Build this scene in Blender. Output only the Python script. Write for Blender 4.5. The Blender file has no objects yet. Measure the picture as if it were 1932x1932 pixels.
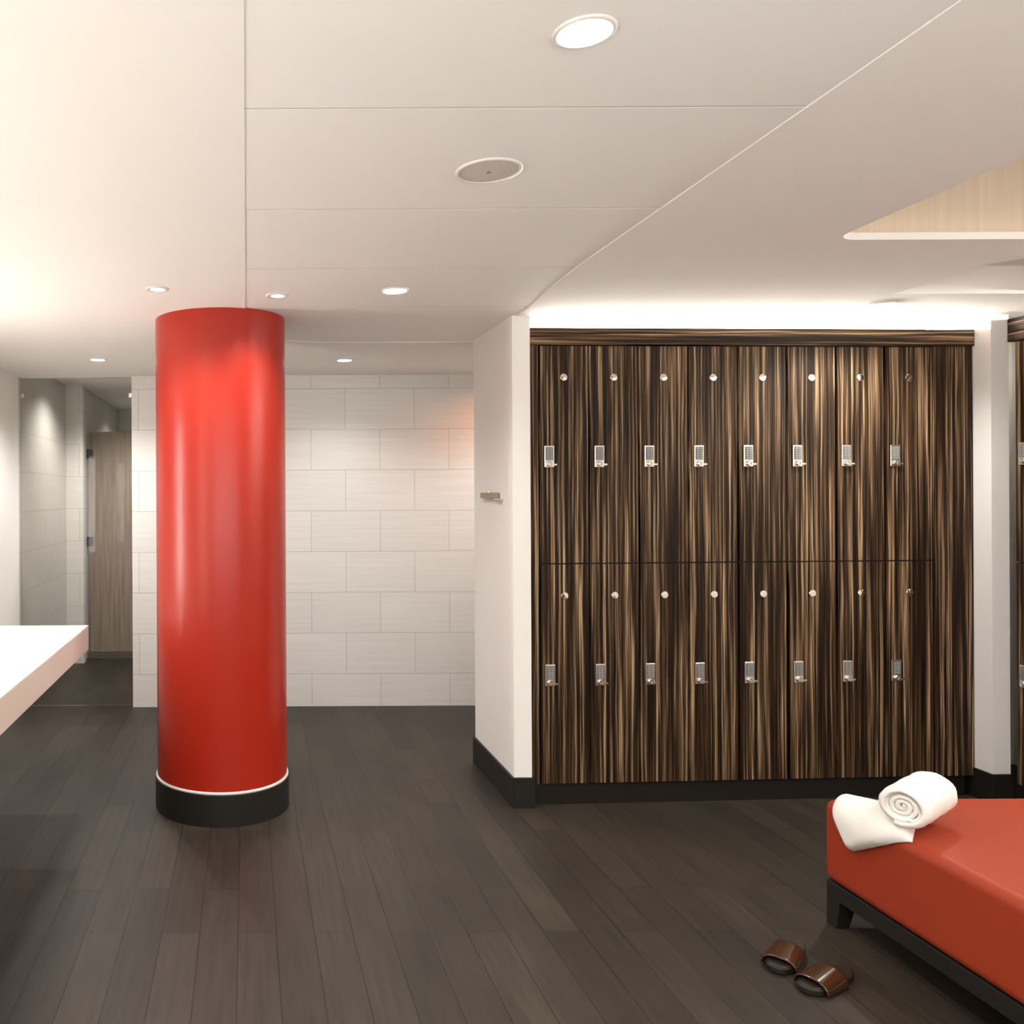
import bpy, bmesh, math, random
from mathutils import Vector, Matrix, noise
random.seed(4)
D = bpy.data
scene = bpy.context.scene
COL = scene.collection
R = math.radians

# ------------------------------------------------------------------ camera, world, exposure
cam_d = D.cameras.new('camera'); cam = D.objects.new('camera', cam_d); COL.objects.link(cam)
cam_d.sensor_width = 36; cam_d.sensor_fit = 'HORIZONTAL'; cam_d.lens = 1600/1932*36
cam_d.shift_x = (966-465)/1932; cam_d.shift_y = -31/1932
cam_d.clip_start = 0.05
cam.matrix_world = Matrix.Translation((0, 0, 1.53)) @ Matrix.Rotation(R(90), 4, 'X') @ Matrix.Rotation(-0.005, 4, 'Z')
scene.camera = cam
w = D.worlds.new('world'); scene.world = w; w.use_nodes = True
w.node_tree.nodes['Background'].inputs[0].default_value = (1.0, .9, .8, 1)
w.node_tree.nodes['Background'].inputs[1].default_value = 0.02
scene.view_settings.view_transform = 'Standard'
scene.view_settings.look = 'None'
scene.view_settings.gamma = 1
scene.view_settings.use_curve_mapping = False
scene.view_settings.exposure = 0.54
WARM = (1.0, .985, .965)
E_DOWN = 66.0
def area(name, loc, rot, sx, sy, power, col=WARM):
    l = D.lights.new(name, 'AREA'); l.shape = 'RECTANGLE'; l.size = sx; l.size_y = sy; l.energy = power; l.color = col
    o = D.objects.new(name, l); COL.objects.link(o); o.location = loc; o.rotation_euler = rot; return o
# unseen area light added behind the camera to brighten ceiling and room
area('added_fill_light', (1.0, -1.5, 1.42), (R(144), 0, 0), 4.5, 1.8, 100)

# ------------------------------------------------------------------ materials
def mat(name, color=(.8, .8, .8), rough=.5, metal=0, spec=.5, bump=0, bscale=200, emit=None, estr=0, coat=0):
    m = D.materials.new(name); m.use_nodes = True
    b = m.node_tree.nodes['Principled BSDF']
    b.inputs['Base Color'].default_value = (*color, 1)
    b.inputs['Roughness'].default_value = rough
    b.inputs['Metallic'].default_value = metal
    b.inputs['Specular IOR Level'].default_value = spec
    b.inputs['Coat Weight'].default_value = coat
    if emit:
        b.inputs['Emission Color'].default_value = (*emit, 1)
        b.inputs['Emission Strength'].default_value = estr
    if bump:
        N = m.node_tree.nodes; L = m.node_tree.links
        g = N.new('ShaderNodeNewGeometry')
        n = N.new('ShaderNodeTexNoise'); n.inputs['Scale'].default_value = bscale; n.inputs['Detail'].default_value = 3
        bp = N.new('ShaderNodeBump'); bp.inputs['Strength'].default_value = bump; bp.inputs['Distance'].default_value = .002
        L.new(g.outputs['Position'], n.inputs['Vector']); L.new(n.outputs[0], bp.inputs['Height']); L.new(bp.outputs[0], b.inputs['Normal'])
    return m

def coords(m, ax, ay, off=(0, 0), scl=(1, 1)):
    """(pos[ax]*sx+ox, pos[ay]*sy+oy, 0) from the world position"""
    N = m.node_tree.nodes; L = m.node_tree.links
    g = N.new('ShaderNodeNewGeometry'); s = N.new('ShaderNodeSeparateXYZ'); L.new(g.outputs['Position'], s.inputs[0])
    c = N.new('ShaderNodeCombineXYZ')
    for k, a in enumerate((ax, ay)):
        ma = N.new('ShaderNodeMath'); ma.operation = 'MULTIPLY_ADD'
        ma.inputs[1].default_value = scl[k]; ma.inputs[2].default_value = off[k]*scl[k]
        L.new(s.outputs['XYZ'.index(a)], ma.inputs[0]); L.new(ma.outputs[0], c.inputs[k])
    return c.outputs[0]

def ramp(m, fac, stops):
    N = m.node_tree.nodes; L = m.node_tree.links
    r = N.new('ShaderNodeValToRGB'); e = r.color_ramp.elements
    while len(e) > 1: e.remove(e[-1])
    e[0].position = stops[0][0]; e[0].color = (*stops[0][1], 1)
    for p, c in stops[1:]:
        x = e.new(p); x.color = (*c, 1)
    L.new(fac, r.inputs[0]); return r.outputs[0]

def mixc(m, mode, fac, a, b):
    N = m.node_tree.nodes; L = m.node_tree.links
    x = N.new('ShaderNodeMix'); x.data_type = 'RGBA'; x.blend_type = mode
    for sock, v in ((x.inputs[0], fac), (x.inputs[6], a), (x.inputs[7], b)):
        if isinstance(v, (int, float)): sock.default_value = v
        elif isinstance(v, tuple): sock.default_value = (*v, 1)
        else: L.new(v, sock)
    return x.outputs[2]

def tile_mat(name, ax, col):
    m = mat(name, rough=.32, spec=.5); N = m.node_tree.nodes; L = m.node_tree.links; b = N['Principled BSDF']
    br = N.new('ShaderNodeTexBrick'); L.new(coords(m, ax, 'Z', (.281, .0608)), br.inputs['Vector'])
    br.offset = .5; br.inputs['Scale'].default_value = 1; br.inputs['Mortar Size'].default_value = .0022
    br.inputs['Mortar Smooth'].default_value = .2; br.inputs['Bias'].default_value = 0
    br.inputs['Brick Width'].default_value = .5; br.inputs['Row Height'].default_value = .2955
    br.inputs['Color1'].default_value = (*col, 1); br.inputs['Color2'].default_value = (*[c*.95 for c in col], 1)
    br.inputs['Mortar'].default_value = (*[c*.62 for c in col], 1)
    n = N.new('ShaderNodeTexNoise'); L.new(coords(m, ax, 'Z', (0, 0), (1.6, 90)), n.inputs['Vector'])
    n.inputs['Scale'].default_value = 1; n.inputs['Detail'].default_value = 3
    st = ramp(m, n.outputs[0], [(.3, (.9, .9, .9)), (.7, (1, 1, 1))])
    L.new(mixc(m, 'MULTIPLY', 1.0, br.outputs[0], st), b.inputs['Base Color'])
    bp = N.new('ShaderNodeBump'); bp.inputs['Strength'].default_value = .25; bp.inputs['Distance'].default_value = .002; bp.invert = True
    L.new(br.outputs['Fac'], bp.inputs['Height']); L.new(bp.outputs[0], b.inputs['Normal'])
    return m

def zebra(name, across, along):
    m = mat(name, rough=.5, spec=.14); N = m.node_tree.nodes; L = m.node_tree.links; b = N['Principled BSDF']
    v = coords(m, across, along, (0, 0), (1, 1))
    # slow sideways wander of the grain
    n0 = N.new('ShaderNodeTexNoise'); n0.inputs['Scale'].default_value = 1; n0.inputs['Detail'].default_value = 2
    L.new(coords(m, across, along, (3, 7), (9, 2.3)), n0.inputs['Vector'])
    s = N.new('ShaderNodeVectorMath'); s.operation = 'MULTIPLY_ADD'
    s.inputs[1].default_value = (.012, 0, 0); L.new(n0.outputs['Color'], s.inputs[0]); L.new(v, s.inputs[2])
    def layer(sa, sb, det, off):
        mp = N.new('ShaderNodeMapping'); mp.inputs['Scale'].default_value = (sa, sb, 1); mp.inputs['Location'].default_value = (off, off*.7, off)
        L.new(s.outputs[0], mp.inputs[0])
        n = N.new('ShaderNodeTexNoise'); n.inputs['Scale'].default_value = 1; n.inputs['Detail'].default_value = det; n.inputs['Roughness'].default_value = .6
        L.new(mp.outputs[0], n.inputs['Vector']); return n.outputs[0]
    c1 = ramp(m, layer(56, .6, 3, 0), [(.43, ZD), (.50, ZM), (.56, ZL), (.62, ZT), (.70, ZM), (.78, ZD)])
    c2 = ramp(m, layer(150, 1.6, 2, 11), [(.38, (.20, .18, .16)), (.50, (.95, .9, .86)), (.66, (1.8, 1.75, 1.7))])
    L.new(mixc(m, 'MULTIPLY', 1.0, c1, c2), b.inputs['Base Color'])
    return m
ZD = (.013, .0058, .0020); ZM = (.050, .028, .0125); ZL = (.135, .087, .047); ZT = (.30, .21, .125)

def floor_mat():
    m = mat('floor_planks', rough=.48, spec=.3); N = m.node_tree.nodes; L = m.node_tree.links; b = N['Principled BSDF']
    br = N.new('ShaderNodeTexBrick'); L.new(coords(m, 'Y', 'X', (.3, .037)), br.inputs['Vector'])
    br.offset = .37; br.offset_frequency = 2; br.squash = 1
    br.inputs['Scale'].default_value = 1; br.inputs['Mortar Size'].default_value = .0016; br.inputs['Mortar Smooth'].default_value = .3
    br.inputs['Bias'].default_value = 0; br.inputs['Brick Width'].default_value = .9; br.inputs['Row Height'].default_value = .1335
    br.inputs['Color1'].default_value = (*FL1, 1); br.inputs['Color2'].default_value = (*FL2, 1); br.inputs['Mortar'].default_value = (*FLM, 1)
    n = N.new('ShaderNodeTexNoise'); L.new(coords(m, 'X', 'Y', (0, 0), (45, 3)), n.inputs['Vector']); n.inputs['Scale'].default_value = 1; n.inputs['Detail'].default_value = 4
    g = ramp(m, n.outputs[0], [(.3, (.72, .72, .72)), (.7, (1.18, 1.15, 1.12))])
    n2 = N.new('ShaderNodeTexNoise'); L.new(coords(m, 'X', 'Y', (5, 0), (3, 1.2)), n2.inputs['Vector']); n2.inputs['Scale'].default_value = 1; n2.inputs['Detail'].default_value = 3
    g2 = ramp(m, n2.outputs[0], [(.35, (.85, .83, .82)), (.65, (1.12, 1.1, 1.08))])
    c = mixc(m, 'MULTIPLY', 1.0, mixc(m, 'MULTIPLY', 1.0, br.outputs[0], g), g2)
    L.new(c, b.inputs['Base Color'])
    bp = N.new('ShaderNodeBump'); bp.inputs['Strength'].default_value = .35; bp.inputs['Distance'].default_value = .002; bp.invert = True
    L.new(br.outputs['Fac'], bp.inputs['Height']); L.new(bp.outputs[0], b.inputs['Normal'])
    return m
FL1 = (.041, .0325, .0245); FL2 = (.026, .0205, .0155); FLM = (.009, .0075, .006)

def grain_mat(name, c1, c2, ax, sa=60, sb=2, rough=.4):
    m = mat(name, rough=rough); N = m.node_tree.nodes; L = m.node_tree.links
    n = N.new('ShaderNodeTexNoise'); L.new(coords(m, ax, 'Z', (0, 0), (sa, sb)), n.inputs['Vector']); n.inputs['Scale'].default_value = 1; n.inputs['Detail'].default_value = 3
    L.new(ramp(m, n.outputs[0], [(.3, c1), (.7, c2)]), N['Principled BSDF'].inputs['Base Color']); return m

def glass_mat():
    m = D.materials.new('clear_glass'); m.use_nodes = True; N = m.node_tree.nodes; L = m.node_tree.links
    N.clear(); o = N.new('ShaderNodeOutputMaterial'); mx = N.new('ShaderNodeMixShader'); fr = N.new('ShaderNodeFresnel'); fr.inputs[0].default_value = 1.12
    t = N.new('ShaderNodeBsdfTransparent'); t.inputs[0].default_value = (.90, .895, .88, 1); g = N.new('ShaderNodeBsdfGlossy'); g.inputs['Roughness'].default_value = .02
    L.new(fr.outputs[0], mx.inputs[0]); L.new(t.outputs[0], mx.inputs[1]); L.new(g.outputs[0], mx.inputs[2]); L.new(mx.outputs[0], o.inputs[0]); return m

M = {}
M['ceil'] = mat('ceiling_paint', (.86, .825, .775), .9, bump=.05, bscale=150)
M['ceil_panel'] = mat('ceiling_panel_paint', (.86, .83, .79), .8)
M['joint'] = mat('joint_filler', (.60, .565, .525), .9)
M['wall'] = mat('wall_paint', (.85, .82, .775), .8, bump=.05, bscale=150)
M['partition'] = mat('partition_paint', (.83, .80, .76), .7)
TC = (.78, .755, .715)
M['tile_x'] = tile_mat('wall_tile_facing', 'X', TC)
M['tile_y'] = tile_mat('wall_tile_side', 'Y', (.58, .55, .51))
M['floor'] = floor_mat()
M['zebra'] = zebra('zebrawood_upright', 'X', 'Z')
M['zebra_h'] = zebra('zebrawood_level', 'Z', 'X')
M['zebra_y'] = zebra('zebrawood_upright_side', 'Y', 'Z')
M['zebra_hy'] = zebra('zebrawood_level_side', 'Z', 'Y')
M['inner'] = mat('locker_dark_core', (.012, .009, .007), .7)
M['toe'] = mat('dark_toe_board', (.010, .008, .006), .5, spec=.3)
M['base'] = mat('dark_baseboard', (.013, .0115, .009), .45, spec=.3)
M['red'] = mat('red_column_paint', (.36, .017, .006), .30, spec=.42)
M['leather'] = mat('red_leather', (.285, .034, .011), .5, spec=.3, bump=.12, bscale=700)
M['black'] = mat('black_wood', (.012, .011, .009), .35)
M['chrome'] = mat('satin_metal', (.72, .68, .62), .26, 1)
M['disc'] = mat('polished_disc_metal', (.90, .86, .80), .07, 1)
M['keypad'] = mat('keypad_grey', (.14, .14, .13), .4)
M['keys'] = mat('keypad_buttons', (.25, .25, .24), .4)
M['dark'] = mat('dark_plastic', (.01, .01, .01), .4)
M['stone'] = mat('cream_stone_top', (.86, .82, .75), .25, spec=.5)
M['apron'] = mat('counter_front_bounce_tint', (.74, .62, .53), .35)  # same cream stone; red bounce and shade are put into its colour
M['lens'] = mat('lamp_lens', (1, 1, 1), .5, emit=(1, .95, .88), estr=14)
M['lens_dim'] = mat('lamp_lens_dim', (1, 1, 1), .5, emit=(1, .95, .88), estr=2.2)
M['amber'] = mat('added_amber_lens', (1, .5, .2), .5, emit=(1, .42, .2), estr=3)
M['ring'] = mat('white_trim_ring', (.72, .68, .64), .45)
M['speaker'] = mat('speaker_grille', (.60, .54, .49), .7, bump=.3, bscale=900)
M['cove'] = mat('cove_led', (1, 1, 1), .5, emit=(1, .95, .86), estr=190)
M['added_cove_r'] = mat('added_cove_led_side', (1, 1, 1), .5, emit=(1, .95, .86), estr=100)
M['coffer'] = mat('coffer_led', (1, 1, 1), .5, emit=(1, .90, .76), estr=2.2)
M['vanity'] = mat('added_trough_tube', (1, 1, 1), .5, emit=(1, .985, .955), estr=3.2)
M['added_sconce'] = mat('added_sconce_tube', (1, 1, 1), .5, emit=(1, .985, .955), estr=23)
M['added_sconce_dim'] = mat('added_sconce_tube_dimmer', (1, 1, 1), .5, emit=(1, .97, .93), estr=9)
M['fabric'] = grain_mat('coffer_wallcovering', (.56, .46, .35), (.66, .55, .43), 'X', 40, 1.2, .8)
M['doorwood'] = grain_mat('greige_door', (.20, .155, .12), (.30, .24, .19), 'X', 45, 2, .5)
M['glass'] = glass_mat()
M['towel'] = mat('white_terry', (.86, .83, .77), .95, spec=.1, bump=.9, bscale=420)
M['sole'] = mat('dark_brown_sole', (.012, .008, .006), .45)
M['insole'] = mat('brown_footbed', (.022, .013, .008), .45)
M['strap'] = mat('glossy_brown_strap', (.045, .017, .005), .14, spec=.6, coat=.5)
M['bronze'] = mat('brown_metal', (.33, .24, .16), .4, .4)

# ------------------------------------------------------------------ mesh helpers
def link(name, bm, m, parent=None, smooth=False, bevel=0, seg=2, loc=None):
    me = D.meshes.new(name); bmesh.ops.recalc_face_normals(bm, faces=bm.faces); bm.to_mesh(me); bm.free()
    for mm in (m if isinstance(m, (list, tuple)) else [m]): me.materials.append(mm)
    o = D.objects.new(name, me); COL.objects.link(o)
    if parent: o.parent = parent
    if loc: o.location = loc
    if smooth:
        for p in me.polygons: p.use_smooth = True
    if bevel:
        bv = o.modifiers.new('bevel', 'BEVEL'); bv.width = bevel; bv.segments = seg; bv.limit_method = 'ANGLE'; bv.angle_limit = R(40)
        if smooth:
            o.modifiers.new('wn', 'WEIGHTED_NORMAL')
    return o
def abox(bm, x0, x1, y0, y1, z0, z1, mi=0):
    v = [bm.verts.new(p) for p in ((x0, y0, z0), (x1, y0, z0), (x1, y1, z0), (x0, y1, z0), (x0, y0, z1), (x1, y0, z1), (x1, y1, z1), (x0, y1, z1))]
    for f in ((0, 3, 2, 1), (4, 5, 6, 7), (0, 1, 5, 4), (1, 2, 6, 5), (2, 3, 7, 6), (3, 0, 4, 7)):
        bm.faces.new([v[i] for i in f]).material_index = mi
    return v
def box(name, m, x0, x1, y0, y1, z0, z1, parent=None, **k):
    bm = bmesh.new(); abox(bm, x0, x1, y0, y1, z0, z1); return link(name, bm, m, parent, **k)
def lathe(bm, prof, n=48, cx=0, cy=0, caps=(True, True)):
    rings = []
    for r, z in prof:
        rings.append([bm.verts.new((cx+r*math.cos(2*math.pi*i/n), cy+r*math.sin(2*math.pi*i/n), z)) for i in range(n)])
    for a, b in zip(rings, rings[1:]):
        for i in range(n): bm.faces.new((a[i], a[(i+1) % n], b[(i+1) % n], b[i]))
    if caps[0]: bm.faces.new(rings[0])
    if caps[1]: bm.faces.new(rings[-1])
def struct(o): o['kind'] = 'structure'; return o
def tag(o, label, cat, group=None):
    o['label'] = label; o['category'] = cat
    if group: o['group'] = group
    return o
def empty(name, loc, rz=0):
    o = D.objects.new(name, None); COL.objects.link(o); o.location = loc; o.rotation_euler = (0, 0, rz); o.empty_display_size = .1; return o
def copy_tree(o, parent=None):
    c = o.copy(); COL.objects.link(c); c.parent = parent
    for ch in list(o.children): copy_tree(ch, c)
    return c
def slab(bm, outline, holes, z, up=True):
    """flat plate with holes at height z"""
    es = []
    for loop in [outline]+holes:
        vs = [bm.verts.new((x, y, z)) for x, y in loop]
        es += [bm.edges.new((vs[i], vs[(i+1) % len(vs)])) for i in range(len(vs))]
    bmesh.ops.triangle_fill(bm, use_beauty=True, use_dissolve=False, edges=es)
def riser(bm, loop, z0, z1):
    n = len(loop)
    for i in range(n):
        a = loop[i]; b = loop[(i+1) % n]
        bm.faces.new([bm.verts.new(p) for p in ((*a, z0), (*b, z0), (*b, z1), (*a, z1))])
def arc(cx, cy, r, a0, a1, n=8):
    return [(cx+r*math.cos(R(a0+(a1-a0)*i/n)), cy+r*math.sin(R(a0+(a1-a0)*i/n))) for i in range(n+1)]

# ------------------------------------------------------------------ the room shell
ZC, ZT_, XL, XR, YB, YT = 2.40, 2.403, -1.65, 4.30, -2.8, 6.15
struct(box('floor', M['floor'], -2.4, 4.5, -3.0, 10.4, -.05, 0))
# soffit with the panelled tray, the coffer over the bench and the slot by the lockers
tray = [(0.0, -2.2), (1.27, -2.2), (1.27, 3.2), (1.285, 3.6), (1.32, 3.95), (1.32, 4.13), (1.299, 4.14), (1.299, 4.84)] + arc(.50, 4.34, .5, 90, 180, 10)
coffer = [(2.02, -.4), (3.50, -.4), (3.50, 2.92)] + arc(2.10, 2.84, .08, 90, 180, 5)
slot = [(2.92, 3.17), (3.62, 3.17), (3.62, 3.72), (2.84, 3.72)] + arc(2.92, 3.25, .08, 180, 270, 5)[:-1]
bm = bmesh.new()
slab(bm, [(XL, YB), (XR, YB), (XR, YT), (XL, YT)], [tray, coffer, slot], ZC)
riser(bm, tray, ZC, ZT_+.05); riser(bm, coffer, ZC, ZC+.025); riser(bm, slot, ZC, ZC+.12)
slab(bm, slot, [], ZC+.12)
# coffer lip top, upright faces and top
slab(bm, [(1.88, -.54), (3.64, -.54), (3.64, 3.06), (1.88, 3.06)], [coffer], ZC+.025)
slab(bm, [(1.88, -.54), (3.64, -.54), (3.64, 3.06), (1.88, 3.06)], [], 2.92)
bmesh.ops.remove_doubles(bm, verts=bm.verts, dist=1e-5)
struct(link('ceiling', bm, M['ceil']))
bm = bmesh.new(); riser(bm, [(1.88, -.54), (3.64, -.54), (3.64, 3.06), (1.88, 3.06)], ZC+.025, 2.92)
struct(link('wall_coffer', bm, M['fabric']))
# roof slab that closes everything above
struct(box('ceiling', M['ceil'], -2.4, 4.5, -3.0, 10.4, 2.95, 3.0))
# tray panels, real gaps between them
def clip_panel(y0, y1):
    pts = []
    n = len(tray)
    def cl(pts, keep, yy):
        out = []
        for i in range(len(pts)):
            a, b = pts[i], pts[(i+1) % len(pts)]
            ka, kb = keep(a[1]), keep(b[1])
            if ka: out.append(a)
            if ka != kb:
                t = (yy-a[1])/(b[1]-a[1]); out.append((a[0]+t*(b[0]-a[0]), yy))
        return out
    p = cl(tray, lambda y: y >= y0-1e-9, y0); p = cl(p, lambda y: y <= y1+1e-9, y1)
    return p
bm = bmesh.new()
js = [-2.2]+[1.915+.676*k for k in range(-6, 4)]+[4.84]
for a, b in zip(js, js[1:]):
    p = clip_panel(a+.004, b-.004)
    q = []
    for v in p:
        if not q or (abs(v[0]-q[-1][0])+abs(v[1]-q[-1][1])) > 1e-4: q.append(v)
    lo = [bm.verts.new((x, y, ZT_)) for x, y in q]; hi = [bm.verts.new((x, y, ZT_+.018)) for x, y in q]
    bm.faces.new(lo); bm.faces.new(hi[::-1])
    for i in range(len(q)): bm.faces.new((lo[i], lo[(i+1) % len(q)], hi[(i+1) % len(q)], hi[i]))
nf = len(bm.faces)
slab(bm, tray, [], ZT_+.0006)
for f in list(bm.faces)[nf:]: f.material_index = 1
struct(link('ceiling', bm, [M['ceil_panel'], M['joint']]))

struct(box('wall_left', M['wall'], XL-.12, XL, YB, YT, 0, 2.95))
struct(box('wall_behind', M['zebra'], XL-.12, XR+.12, YB-.12, YB, 0, 2.95))  # unseen wall; dark wood finish chosen to keep its reflection dim
struct(box('wall_right', M['wall'], XR, XR+.12, YB, 6.3, 0, 2.95))
struct(box('wall_tile', M['tile_x'], -.83, XR, YT, YT+.11, 0, 2.95))
struct(box('wall_header', M['ceil'], XL-.12, -.83, YT, YT+.11, ZC, 2.95))
struct(box('wall_partition', M['partition'], 1.30, 1.387, 4.14, 4.84, 0, 2.44))
struct(box('wall_lockers', M['wall'], 1.387, XR, 4.76, 4.84, 0, 2.40))
struct(box('wall_post', M['partition'], 3.655, 3.742, 4.16, 4.76, 0, 2.40))
# corridor beyond the glass
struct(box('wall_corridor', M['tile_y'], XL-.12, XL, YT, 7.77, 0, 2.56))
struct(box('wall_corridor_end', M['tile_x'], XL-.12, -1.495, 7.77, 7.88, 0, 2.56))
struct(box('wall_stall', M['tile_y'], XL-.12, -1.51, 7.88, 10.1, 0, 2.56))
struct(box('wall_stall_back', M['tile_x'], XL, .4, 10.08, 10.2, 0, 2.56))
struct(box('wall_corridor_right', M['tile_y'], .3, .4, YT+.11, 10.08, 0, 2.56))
struct(box('ceiling', M['ceil'], XL-.12, .4, YT+.11, 10.2, 2.55, 2.62))
# door of the stall
door = struct(box('door_1', M['doorwood'], -1.488, -.60, 8.03, 8.07, .055, 2.14, bevel=.003))
for z in (1.105, 1.93):
    bm = bmesh.new(); abox(bm, -1.505, -1.45, 8.005, 8.03, z-.042, z+.042); lathe(bm, [(.008, z-.046), (.008, z+.046)], 12, -1.495, 8.0)
    h = link('hinge', bm, M['dark'], door, bevel=.002); h['label'] = 'black hinge'
struct(box('trim_threshold', mat('threshold_stone', (.11, .09, .08), .5), -1.495, .3, 8.0, 8.1, 0, .05))
# fixed glass screen
gs = empty('glass_screen', (-1.24, YT+.055, 0))
tag(gs, 'clear fixed glass screen filling the corridor opening left of the tiled wall', 'glass screen')
box('pane', M['glass'], -.409, .409, -.005, .005, .001, 2.396, gs)
for x in (-.395, .395):
    box('clamp', M['chrome'], x-.013, x+.013, -.013, .013, 2.25, 2.285, gs, bevel=.003)
# baseboards
bm = bmesh.new()
abox(bm, 1.288, 1.30, 4.128, 4.852, 0, .148); abox(bm, 1.30, 1.399, 4.128, 4.14, 0, .148); abox(bm, 1.387, 1.399, 4.14, 4.17, 0, .148)
struct(link('baseboard_partition', bm, M['base'], bevel=.0015))
bm = bmesh.new()
abox(bm, 3.643, 3.655, 4.148, 4.50, 0, .146); abox(bm, 3.655, 3.742, 4.148, 4.16, 0, .146)
struct(link('baseboard_post', bm, M['base'], bevel=.0015))

# ------------------------------------------------------------------ red column
CX, CY, CR = -.127, 4.237, .322
col = empty('round_column', (CX, CY, 0))
tag(col, 'glossy red round column with a black base, standing on the dark plank floor', 'column')
bm = bmesh.new(); lathe(bm, [(CR, .10), (CR, 2.42)], 128, caps=(False, False)); link('shaft', bm, M['red'], col, smooth=True)['label'] = 'glossy red shaft'
bm = bmesh.new(); lathe(bm, [(CR+.001, 0), (CR+.010, 0), (CR+.010, .146), (CR+.008, .150), (CR+.001, .150)], 128, caps=(False, False)); link('base_ring', bm, M['base'], col, smooth=False)['label'] = 'black base ring'
bm = bmesh.new(); lathe(bm, [(CR, .150), (CR+.007, .150), (CR+.007, .156), (CR, .160)], 128, caps=(False, False)); link('trim_bead', bm, M['ring'], col)['label'] = 'thin pale bead above the black base'

# ------------------------------------------------------------------ lamps in the ceiling
def downlight(x, y, z, label, energy=E_DOWN, r=.048, lens='lens', name='ceiling_downlight', cone=140, ring=.010):
    t = empty(name, (x, y, z))
    tag(t, label, 'ceiling light', 'recessed ceiling downlights')
    bm = bmesh.new(); lathe(bm, [(r, .0), (r, -.004), (r+ring*.5, -.006), (r+ring, -.003), (r+ring, 0)], 40, caps=(False, False)); link('trim_ring', bm, M['ring'], t, smooth=True)
    bm = bmesh.new(); lathe(bm, [(r, -.003), (r*.6, -.0045), (.001, -.005)], 40, caps=(False, True)); link('lens', bm, M[lens], t, smooth=True)
    if energy:
        ld = D.lights.new('lamp', 'SPOT'); ld.energy = energy; ld.color = WARM; ld.spot_size = R(cone); ld.spot_blend = .7; ld.shadow_soft_size = .05
        lo = D.objects.new('lamp', ld); COL.objects.link(lo); lo.parent = t; lo.location = (0, 0, -.02)
    return t
downlight(.642, 1.60, ZT_, 'lit recessed downlight at the top edge, in the ceiling panel before the round speaker')
downlight(.638, 3.62, ZT_, 'lit recessed downlight in the panelled ceiling right of the red column', 25, r=.05)
downlight(.635, 5.46, ZC, 'lit recessed downlight in the lower ceiling just before the pale tiled wall', 25, r=.045)
downlight(.14, 3.70, ZT_, 'small dimmer downlight with a beige trim ring, just above the red column', 16, .030, 'lens_dim', ring=.022)
downlight(-.371, 3.56, ZC, 'small dimmer downlight in the smooth ceiling, above left of the red column', 20, .030, 'lens_dim', ring=.020)
downlight(-.94, 5.39, ZC, 'lit recessed downlight in the smooth ceiling, before the glass screen', 60, r=.045)
# more downlights, out of view, added to brighten the room and corridor
for (x, y, z, e, lab) in ((.64, -.4, ZT_, E_DOWN, 'in the panelled ceiling behind the viewer'), (-1.1, 1.4, ZC, E_DOWN, 'added above the near part of the cream counter'), (-1.1, -.6, ZC, E_DOWN, 'added above the end of the counter behind the viewer'), (2.75, -1.4, ZC, E_DOWN, 'added behind the viewer on the bench side'),
        (-1.2, 6.95, 2.55, 60, 'in the corridor ceiling just behind the glass screen'), (-.6, 7.3, 2.55, 70, 'in the corridor ceiling behind the tiled wall'), (-1.0, 9.2, 2.55, 50, 'inside the stall behind the greige door'), (2.1, 5.45, ZC, 44, 'added in the ceiling behind the locker row'),
        (2.95, 3.92, ZC, 45, 'in the cove glow above the sixth and seventh lockers'), (2.8, 1.2, 2.92, E_DOWN, 'added at the top of the coffer above the red bench')):
    downlight(x, y, z, 'recessed downlight '+lab, e)
al = downlight(1.80, 5.72, ZC, 'added amber downlight for an orange glow, hidden behind the white partition', 10, r=.03, lens='amber')  # added unseen lamp, stands in for an orange reflection on the tiles
for c in al.children:
    if c.type == 'LIGHT': c.data.color = (1, .42, .20); c.data.spot_size = R(165)
# round ceiling speaker
sp = empty('ceiling_speaker', (.657, 2.285, ZT_))
tag(sp, 'round beige loudspeaker grille flush in the panelled ceiling', 'speaker')
bm = bmesh.new(); lathe(bm, [(.088, 0), (.088, -.004), (.080, -.006), (.078, -.003)], 64, caps=(False, False)); link('rim', bm, M['ring'], sp, smooth=True)
bm = bmesh.new(); lathe(bm, [(.078, -.003), (.04, -.0045), (.001, -.005)], 64, caps=(False, True)); link('grille', bm, M['speaker'], sp, smooth=True)
bm = bmesh.new(); lathe(bm, [(.006, -.004), (.006, -.0065)], 16, caps=(False, True)); link('centre_screw', bm, M['bronze'], sp)
# cove strip on top of the lockers, strips on the lip of the coffer
tag(box('cove_light', M['cove'], 1.40, 3.64, 4.36, 4.38, 2.345, 2.368), 'glowing cove light strip hidden along the top of the striped lockers', 'cove light')
tag(box('cove_light', M['added_cove_r'], 3.93, 3.95, 1.2, 4.10, 2.375, 2.390), 'added glowing cove light strip on top of the right wall lockers', 'cove light')  # unseen strip added to brighten the right-hand ceiling
bm = bmesh.new(); abox(bm, 2.05, 3.45, 2.985, 3.005, ZC+.026, ZC+.034); abox(bm, 3.55, 3.57, -.3, 2.80, ZC+.026, ZC+.034); abox(bm, 1.92, 1.94, -.3, 2.80, ZC+.026, ZC+.034)
tag(link('coffer_light', bm, M['coffer']), 'glowing light strip on the ledge of the ceiling coffer above the bench', 'cove light')
vl = empty('added_trough_light', (XL, 1.7, 2.06))  # unseen trough added to throw light on the ceiling
tag(vl, 'long added upward-glowing trough light on the wall above the cream counter', 'added wall light')
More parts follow.
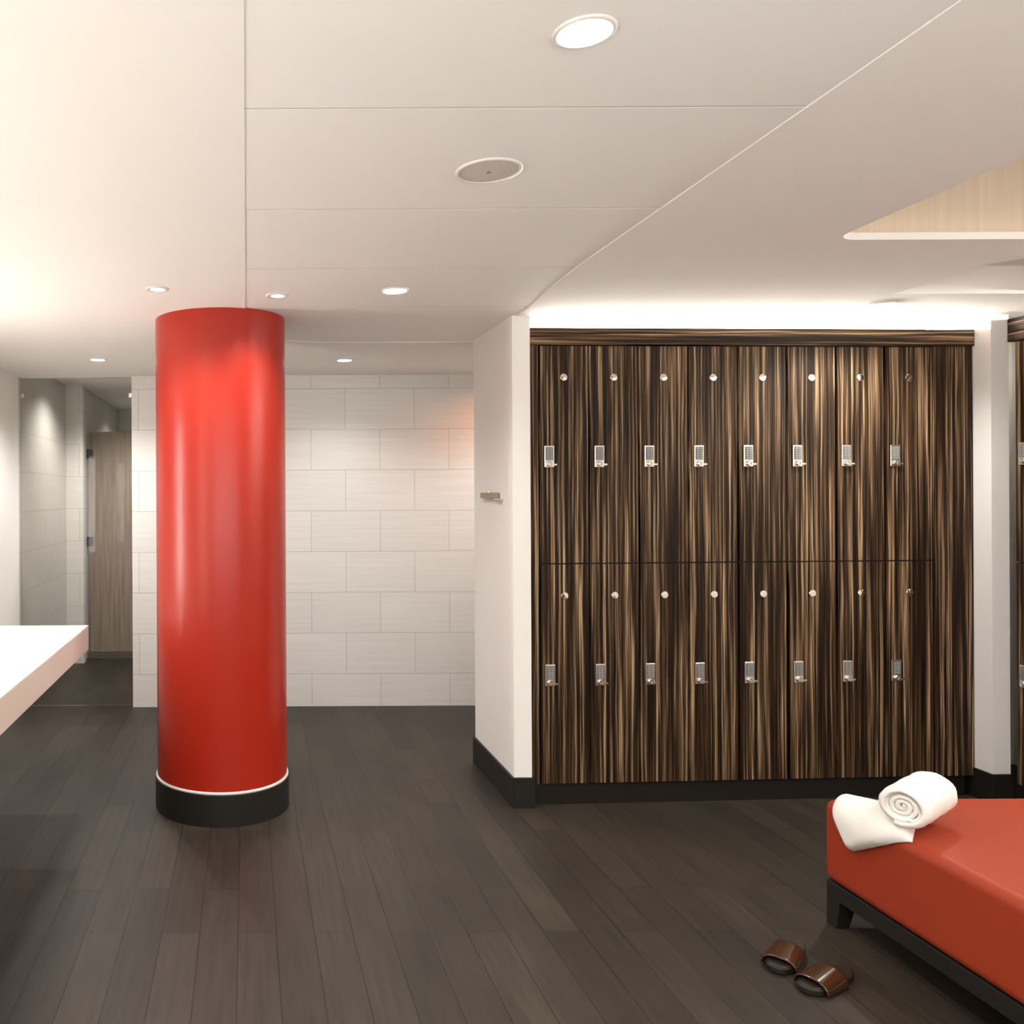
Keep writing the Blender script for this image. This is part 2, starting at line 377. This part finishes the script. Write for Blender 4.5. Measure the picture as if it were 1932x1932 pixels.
bm = bmesh.new(); abox(bm, .001, .13, -2.5, 2.5, -.01, 0); abox(bm, .12, .13, -2.5, 2.5, 0, .06); abox(bm, .001, .12, -2.5, -2.49, 0, .06); abox(bm, .001, .12, 2.49, 2.5, 0, .06)
link('trough', bm, M['ring'], vl)
box('diffuser', M['vanity'], .01, .11, -2.48, 2.48, .0, .02, vl)

def added_sconce(y, label, m):  # unseen tube lights added for the column's highlights and the counter side
    t = empty('added_wall_sconce', (XL, y, 1.45)); tag(t, label, 'added wall light', 'added upright lights on the vanity wall')
    box('backplate', M['chrome'], .001, .02, -.04, .04, -.52, .52, t, bevel=.003)
    box('diffuser', M[m], .02, .075, -.045, .045, -.50, .50, t, bevel=.01)
added_sconce(3.62, 'added upright tube light on the vanity wall, nearer the glass screen', 'added_sconce')
added_sconce(1.60, 'added upright tube light on the vanity wall, nearer the viewer', 'added_sconce_dim')

# ------------------------------------------------------------------ lockers
SL = .045; ANG = math.atan(SL); P = .251/math.cos(ANG)
def lock_parts(door_o, x, ztop, face):
    """metal lock with keypad and knob, number disc; x from the door's left edge"""
    lx = x+.050; z1 = ztop-.49; z0 = z1-.108; f = face
    bm = bmesh.new(); abox(bm, lx-.025, lx+.025, f-.007, f, z0, z1)
    link('lock_plate', bm, M['chrome'], door_o, bevel=.003)['label'] = 'satin metal lock plate'
    bm = bmesh.new(); abox(bm, lx-.018, lx+.018, f-.0095, f-.007, z0+.036, z1-.008)
    for i in range(2):
        for j in range(5): abox(bm, lx-.014+i*.016, lx-.002+i*.016, f-.0112, f-.0095, z0+.040+j*.0118, z0+.048+j*.0118, 1)
    link('keypad', bm, [M['keypad'], M['keys']], door_o)['label'] = 'grey push-button keypad'
    bm = bmesh.new(); lathe(bm, [(.0135, 0), (.0135, .008), (.0115, .011), (.008, .011), (.006, .006), (.001, .006)], 24, caps=(False, True))
    bmesh.ops.rotate(bm, verts=bm.verts, cent=(0, 0, 0), matrix=Matrix.Rotation(R(90), 3, 'X')); bmesh.ops.translate(bm, verts=bm.verts, vec=(lx, f-.007, z0+.018))
    abox(bm, lx+.008, lx+.034, f-.016, f-.010, z0+.010, z0+.018)
    link('knob', bm, M['chrome'], door_o, smooth=False)['label'] = 'small turned metal knob with lever'
    dx = x+.126; dz = ztop-.155
    bm = bmesh.new(); lathe(bm, [(.018, 0), (.018, .002), (.016, .0035), (.003, .0042), (.002, .003), (.0005, .003)], 32, caps=(False, True))
    bmesh.ops.rotate(bm, verts=bm.verts, cent=(0, 0, 0), matrix=Matrix.Rotation(R(90), 3, 'X')); bmesh.ops.translate(bm, verts=bm.verts, vec=(dx, f, dz))
    link('number_disc', bm, M['disc'], door_o)['label'] = 'round polished metal disc'
def make_locker(mz):
    t = empty('locker', (0, 0, 0)); wd = P
    bm = bmesh.new(); abox(bm, .002, wd-.002, .021, .40, .105, 2.262); link('body', bm, M['inner'], t)
    for (a, b) in ((.107, 1.184), (1.190, 2.258)):
        bm = bmesh.new(); abox(bm, .0055, wd-.0055, .0, .020, a, b)
        d = link('door', bm, mz, t, bevel=.0012); lock_parts(d, 0, b, 0.0)
    return t
names = ['nearest the white partition, leftmost of the back row', 'second from the white partition, with a dull upper disc', 'third from the white partition along the back row',
         'fourth from the white partition, upper lock plate brightly lit', 'fifth from the white partition along the back row', 'sixth from the white partition along the back row',
         '', '']
names[6] = 'seventh from the white partition, next to the last one'
names[7] = 'last one before the plain end panel'
proto = make_locker(M['zebra'])
for i in range(8):
    t = proto if i == 0 else copy_tree(proto)
    x = 1.436+.251*i
    t.location = (x, 4.16+(x-1.39)*SL, 0); t.rotation_euler = (0, 0, ANG)
    tag(t, 'two-door striped zebrawood locker, '+names[i], 'locker', 'striped lockers along the back wall')
def bank_pt(x, y0=0): return (x, 4.16+(x-1.39)*SL+y0, 0)
o = box('locker_filler', M['zebra'], 0, 1.436-1.393, .0, .06, .105, 2.262, bevel=.001); o.location = bank_pt(1.390); o.rotation_euler = (0, 0, ANG)
tag(o, 'narrow striped filler strip between the white partition and the first locker', 'filler panel')
o = box('locker_end_panel', M['zebra'], 0, (3.652-3.4455)/math.cos(ANG), .0, .40, .105, 2.262, bevel=.001); o.location = bank_pt(3.4445); o.rotation_euler = (0, 0, ANG)
tag(o, 'wide plain striped wood end panel without locks, left of the white corner post', 'end panel')
o = box('locker_frieze', M['zebra_h'], 0, (3.650-1.390)/math.cos(ANG), -.012, .060, 2.2625, 2.344, bevel=.001); o.location = bank_pt(1.391); o.rotation_euler = (0, 0, ANG)
tag(o, 'long fascia board of level-grained striped wood above the back locker row', 'fascia board')
o = box('locker_plinth', M['toe'], 0, (3.622-1.418)/math.cos(ANG), .018, .38, .0, .104); o.location = bank_pt(1.414); o.rotation_euler = (0, 0, ANG)
tag(o, 'recessed dark plinth board under the back row of lockers', 'plinth')
# locker row on the right wall, facing left
proto2 = make_locker(M['zebra_y'])
for i in range(3):
    t = proto2 if i == 0 else copy_tree(proto2)
    t.location = (3.745, 4.155-.022-P*i, 0); t.rotation_euler = (0, 0, R(-90))
    tag(t, 'two-door striped locker on the right wall, '+('cut off beside the white corner post', 'second from the white corner post', 'third from the white corner post')[i], 'locker', 'striped lockers along the right wall')
tag(box('locker_frieze', M['zebra_hy'], 3.733, 3.81, 4.155-3*P-.03, 4.155, 2.263, 2.375, bevel=.001), 'short visible end of the fascia board above the right wall lockers', 'fascia board')
tag(box('locker_plinth', M['toe'], 3.765, 4.10, 4.155-3*P-.03, 4.155, 0, .104), 'dark plinth under the right wall lockers beside the corner post', 'plinth')

# ------------------------------------------------------------------ small rail on the partition
t = empty('wall_rail', (1.30, 4.50, 1.525))
tag(t, 'small brown metal rail mounted on the left side of the white partition', 'wall rail')
box('bar', M['bronze'], -.018, -.004, -.15, .15, -.015, .014, t, bevel=.002)
box('mount', M['bronze'], -.004, 0, -.10, .10, -.010, .010, t)
bm = bmesh.new(); lathe(bm, [(.006, .014), (.006, .022), (.003, .026)], 16, -.011, .0); link('peg', bm, M['chrome'], t)
box('ledge', M['chrome'], -.020, 0, -.21, -.11, -.022, -.017, t)

# ------------------------------------------------------------------ counter on the left
t = empty('vanity_counter', (XL, 2.2, 0))
tag(t, 'cream stone vanity counter, its front tinted beige for bounce light, along the left wall', 'counter')
yb, yt_ = -2.6-.0, 4.477-2.2
box('countertop', M['stone'], 0, .814, yb, yt_, .844, .850, t, bevel=.001)
box('front_apron', M['apron'], .770, .8135, yb, yt_-.002, .722, .844, t, bevel=.002)['label'] = 'cream front apron tinted beige for bounce light'
box('end_apron', M['apron'], .0, .770, yt_-.042, yt_-.002, .722, .844, t)
box('support_frame', M['wall'], 0, .770, yb, yt_-.042, .76, .844, t)

# ------------------------------------------------------------------ bench
bx0, bx1, by0, by1 = 2.05, 3.15, 1.35, 3.03
t = empty('bench', ((bx0+bx1)/2, (by0+by1)/2, 0)); hx = (bx1-bx0)/2; hy = (by1-by0)/2
tag(t, 'large red leather bench on short black wooden legs, at the right edge', 'bench')
def cushion():
    bm = bmesh.new(); nx, ny = 22, 34
    r = .035
    def s(v): return v
    bmesh.ops.create_cube(bm, size=1)
    for v in bm.verts: v.co = Vector((v.co.x*2*hx, v.co.y*2*hy, v.co.z*.288+.300))
    bmesh.ops.bevel(bm, geom=[e for e in bm.edges], offset=r, segments=5, profile=.5, affect='EDGES')
    return bm
o = link('seat_cushion', cushion(), M['leather'], t, smooth=True); o['label'] = 'red leather cushion'; o.modifiers.new('wn', 'WEIGHTED_NORMAL')
bm = bmesh.new(); i = .010
abox(bm, -hx+i, -hx+i+.03, -hy+i, hy-i, .100, .157); abox(bm, hx-i-.03, hx-i, -hy+i, hy-i, .100, .157)
abox(bm, -hx+i+.03, hx-i-.03, -hy+i, -hy+i+.03, .100, .157); abox(bm, -hx+i+.03, hx-i-.03, hy-i-.03, hy-i, .100, .157)
link('frame', bm, M['black'], t, bevel=.002)
for sx in (-1, 1):
    for sy in (-1, 1):
        bm = bmesh.new(); X = sx*(hx-i+.001); Y = sy*(hy-i+.001)
        v = abox(bm, *sorted((X, X-sx*.075)), *sorted((Y, Y-sy*.075)), 0, .156)
        for q in v:
            if q.co.z < .01:
                if abs(q.co.x) < abs(X)-.01: q.co.x += sx*.028
                if abs(q.co.y) < abs(Y)-.01: q.co.y += sy*.028
        link('leg', bm, M['black'], t, bevel=.002)

# ------------------------------------------------------------------ towel on the bench
def towel():
    t = empty('towel', (2.12, 2.75, .444))
    tag(t, 'thick white terry towel, rolled, lying over the far left corner of the red bench', 'towel')
    inv = Vector((2.12, 2.75, .444))
    # roll: a spiral sheet swept along its axis
    L0 = Vector((2.045, 2.655, .5445)); ax = Vector((math.cos(R(35)), math.sin(R(35)), 0)); side = Vector((-ax.y, ax.x, 0)); up = Vector((0, 0, 1))
    turns = 4.6; n = 160; r0, r1 = .007, .072; th = .0135; ns = 22; Ln = .27
    bm = bmesh.new(); rows = []
    for k in range(ns+1):
        u = k/ns; row = []
        for inner in (0, 1):
            for i in range(n+1):
                f = i/n; a = 2*math.pi*turns*f+R(-70)-2*math.pi*turns; r = r0+(r1-r0)*f
                rr = r-(th*.94 if inner else 0); rr = max(rr, .001)
                pull = .010*(1-f)*(1 if u < .5 else -1)*max(0, abs(u-.5)*2-.8)*5
                e = min(u, 1-u)*Ln
                if f > .75: rr -= .010*max(0, 1-e/.02)**2
                p = L0+ax*(Ln*u+pull)+side*(rr*1.08*math.cos(a))+up*(rr*.98*math.sin(a))
                nz = noise.noise(Vector((u*9, math.cos(a)*2, math.sin(a)*2+f*3)))*.0035
                p += (side*math.cos(a)+up*math.sin(a))*nz*(1 if not inner else .8)
                row.append(bm.verts.new(p-inv))
        rows.append(row)
    for a, b in zip(rows, rows[1:]):
        for i in range(n):
            bm.faces.new((a[i], a[i+1], b[i+1], b[i])); bm.faces.new((a[n+1+i+1], a[n+1+i], b[n+1+i], b[n+1+i+1]))
        bm.faces.new((a[n], a[2*n+1], b[2*n+1], b[n])); bm.faces.new((a[n+1], a[0], b[0], b[n+1]))
    for row in (rows[0], rows[-1]):
        for i in range(n): bm.faces.new((row[i], row[n+1+i], row[n+1+i+1], row[i+1]))
    link('roll', bm, M['towel'], t, smooth=True)
    # folded tail, draped over the bench edge (worked out flat, then bent down the side)
    A = [Vector((2.085, 2.985)), Vector((1.935, 2.865)), Vector((2.065, 2.635)), Vector((2.235, 2.830))]   # corners, flat
    nu, nv = 26, 26; th = .034; rr = .040
    def wrap(a, y, h):
        s = a-(bx0+rr*.9)
        if s >= 0: return Vector((a, y, .4445+h))
        L = rr*math.pi/2
        if -s < L:
            an = -s/rr; return Vector((bx0+rr*.9-math.sin(an)*(rr+h), y, .4445-rr+math.cos(an)*(rr+h)))
        return Vector((bx0+rr*.9-rr-h, y, .4445-rr-(-s-L)))
    bm = bmesh.new(); top = []; bot = []
    for i in range(nu+1):
        tr, brw = [], []
        for j in range(nv+1):
            u = i/nu; v = j/nv
            p = A[0].lerp(A[1], u).lerp(A[3].lerp(A[2], u), v)
            e = min(u, 1-u)*2*.17; e2 = min(v, 1-v)*2*.17
            k = min(1, e/.05); k2 = min(1, e2/.05); hh = th*math.sqrt(max(0, 1-(1-k)**2))*math.sqrt(max(0, 1-(1-k2)**2))
            hh = max(hh, .003)+noise.noise(Vector((p.x*22, p.y*22, 1)))*.003*k*k2
            tr.append(bm.verts.new(wrap(p.x, p.y, hh+.0045)-inv)); brw.append(bm.verts.new(wrap(p.x, p.y, .0025)-inv))
        top.append(tr); bot.append(brw)
    for i in range(nu):
        for j in range(nv):
            bm.faces.new((top[i][j], top[i+1][j], top[i+1][j+1], top[i][j+1])); bm.faces.new((bot[i][j], bot[i][j+1], bot[i+1][j+1], bot[i+1][j]))
    for i in range(nu):
        bm.faces.new((top[i][0], bot[i][0], bot[i+1][0], top[i+1][0])); bm.faces.new((top[i][nv], top[i+1][nv], bot[i+1][nv], bot[i][nv]))
    for j in range(nv):
        bm.faces.new((top[0][j], top[0][j+1], bot[0][j+1], bot[0][j])); bm.faces.new((top[nu][j], bot[nu][j], bot[nu][j+1], top[nu][j+1]))
    link('folded_tail', bm, M['towel'], t, smooth=True)
towel()

# ------------------------------------------------------------------ slide sandals
def make_sandal():
    t = empty('slide_sandal', (0, 0, 0))
    def outline(s, n=48):
        pts = []
        for i in range(n):
            a = 2*math.pi*i/n; x = math.cos(a); y = math.sin(a)
            wd = .046+.007*(-x)*1.0 - .006*math.exp(-((x-.15)/.35)**2)
            pts.append((x*.120*s, y*wd*s*(abs(y)**-.12 if abs(y) > .05 else 1)))
        return pts
    def plate(s0, s1, z0, z1, lift=.0):
        bm = bmesh.new(); o0 = outline(s0); o1 = outline(s1); n = len(o0)
        rings = [(o0, z0, .96), (o0, z0+(z1-z0)*.3, 1), (o1, z1-.002, 1), (o1, z1, .97)]
        rv = [[bm.verts.new((x*k, y*k, z+(lift*max(0, (x-.04)/.09)**2 if z > z0+.001 else 0))) for x, y in o] for o, z, k in rings]
        for a, b in zip(rv, rv[1:]):
            for i in range(n): bm.faces.new((a[i], a[(i+1) % n], b[(i+1) % n], b[i]))
        bm.faces.new(rv[0]); bm.faces.new(rv[-1]); return bm
    link('sole', plate(1, 1, 0, .022, .006), M['sole'], t, smooth=False)
    link('footbed', plate(.92, .92, .0215, .0245, .006), M['insole'], t)
    bm = bmesh.new(); n = 20; xs = [-.085, -.078, -.05, -.02, .012, .022, .026]; rows = []
    for x in xs:
        f = (x+.085)/.11; hgt = .032+.014*f; ww = .052-.001*f; out, inn = [], []
        for i in range(n+1):
            a = math.pi*i/n; c, s = math.cos(a), math.sin(a)
            out.append(bm.verts.new((x-.012*s*f, ww*math.copysign(abs(c)**.75, c), .006+(hgt+.004)*s**.8)))
            inn.append(bm.verts.new((x-.012*s*f, (ww-.004)*math.copysign(abs(c)**.75, c), .006+(hgt)*s**.8)))
        rows.append((out, inn))
    for (a, b), (c, d) in zip(rows, rows[1:]):
        for i in range(n): bm.faces.new((a[i], a[i+1], c[i+1], c[i])); bm.faces.new((b[i+1], b[i], d[i], d[i+1]))
    for (a, b) in (rows[0], rows[-1]):
        for i in range(n): bm.faces.new((a[i], a[i+1], b[i+1], b[i]))
    for k in (0, n):
        for (a, b), (c, d) in zip(rows, rows[1:]): bm.faces.new((a[k], b[k], d[k], c[k]))
    link('strap', bm, M['strap'], t, smooth=True)['label'] = 'glossy translucent brown strap'
    return t
s1 = make_sandal(); s1.location = (1.800, 2.640, 0); s1.rotation_euler = (0, 0, R(26))
tag(s1, 'dark brown slide sandal with a glossy strap, nearer one of the pair by the bench', 'sandal', 'pair of slide sandals')
s2 = copy_tree(s1); s2.location = (1.762, 2.775, 0); s2.rotation_euler = (0, 0, R(42))
tag(s2, 'dark brown slide sandal with a glossy strap, farther left one partly behind its mate', 'sandal', 'pair of slide sandals')
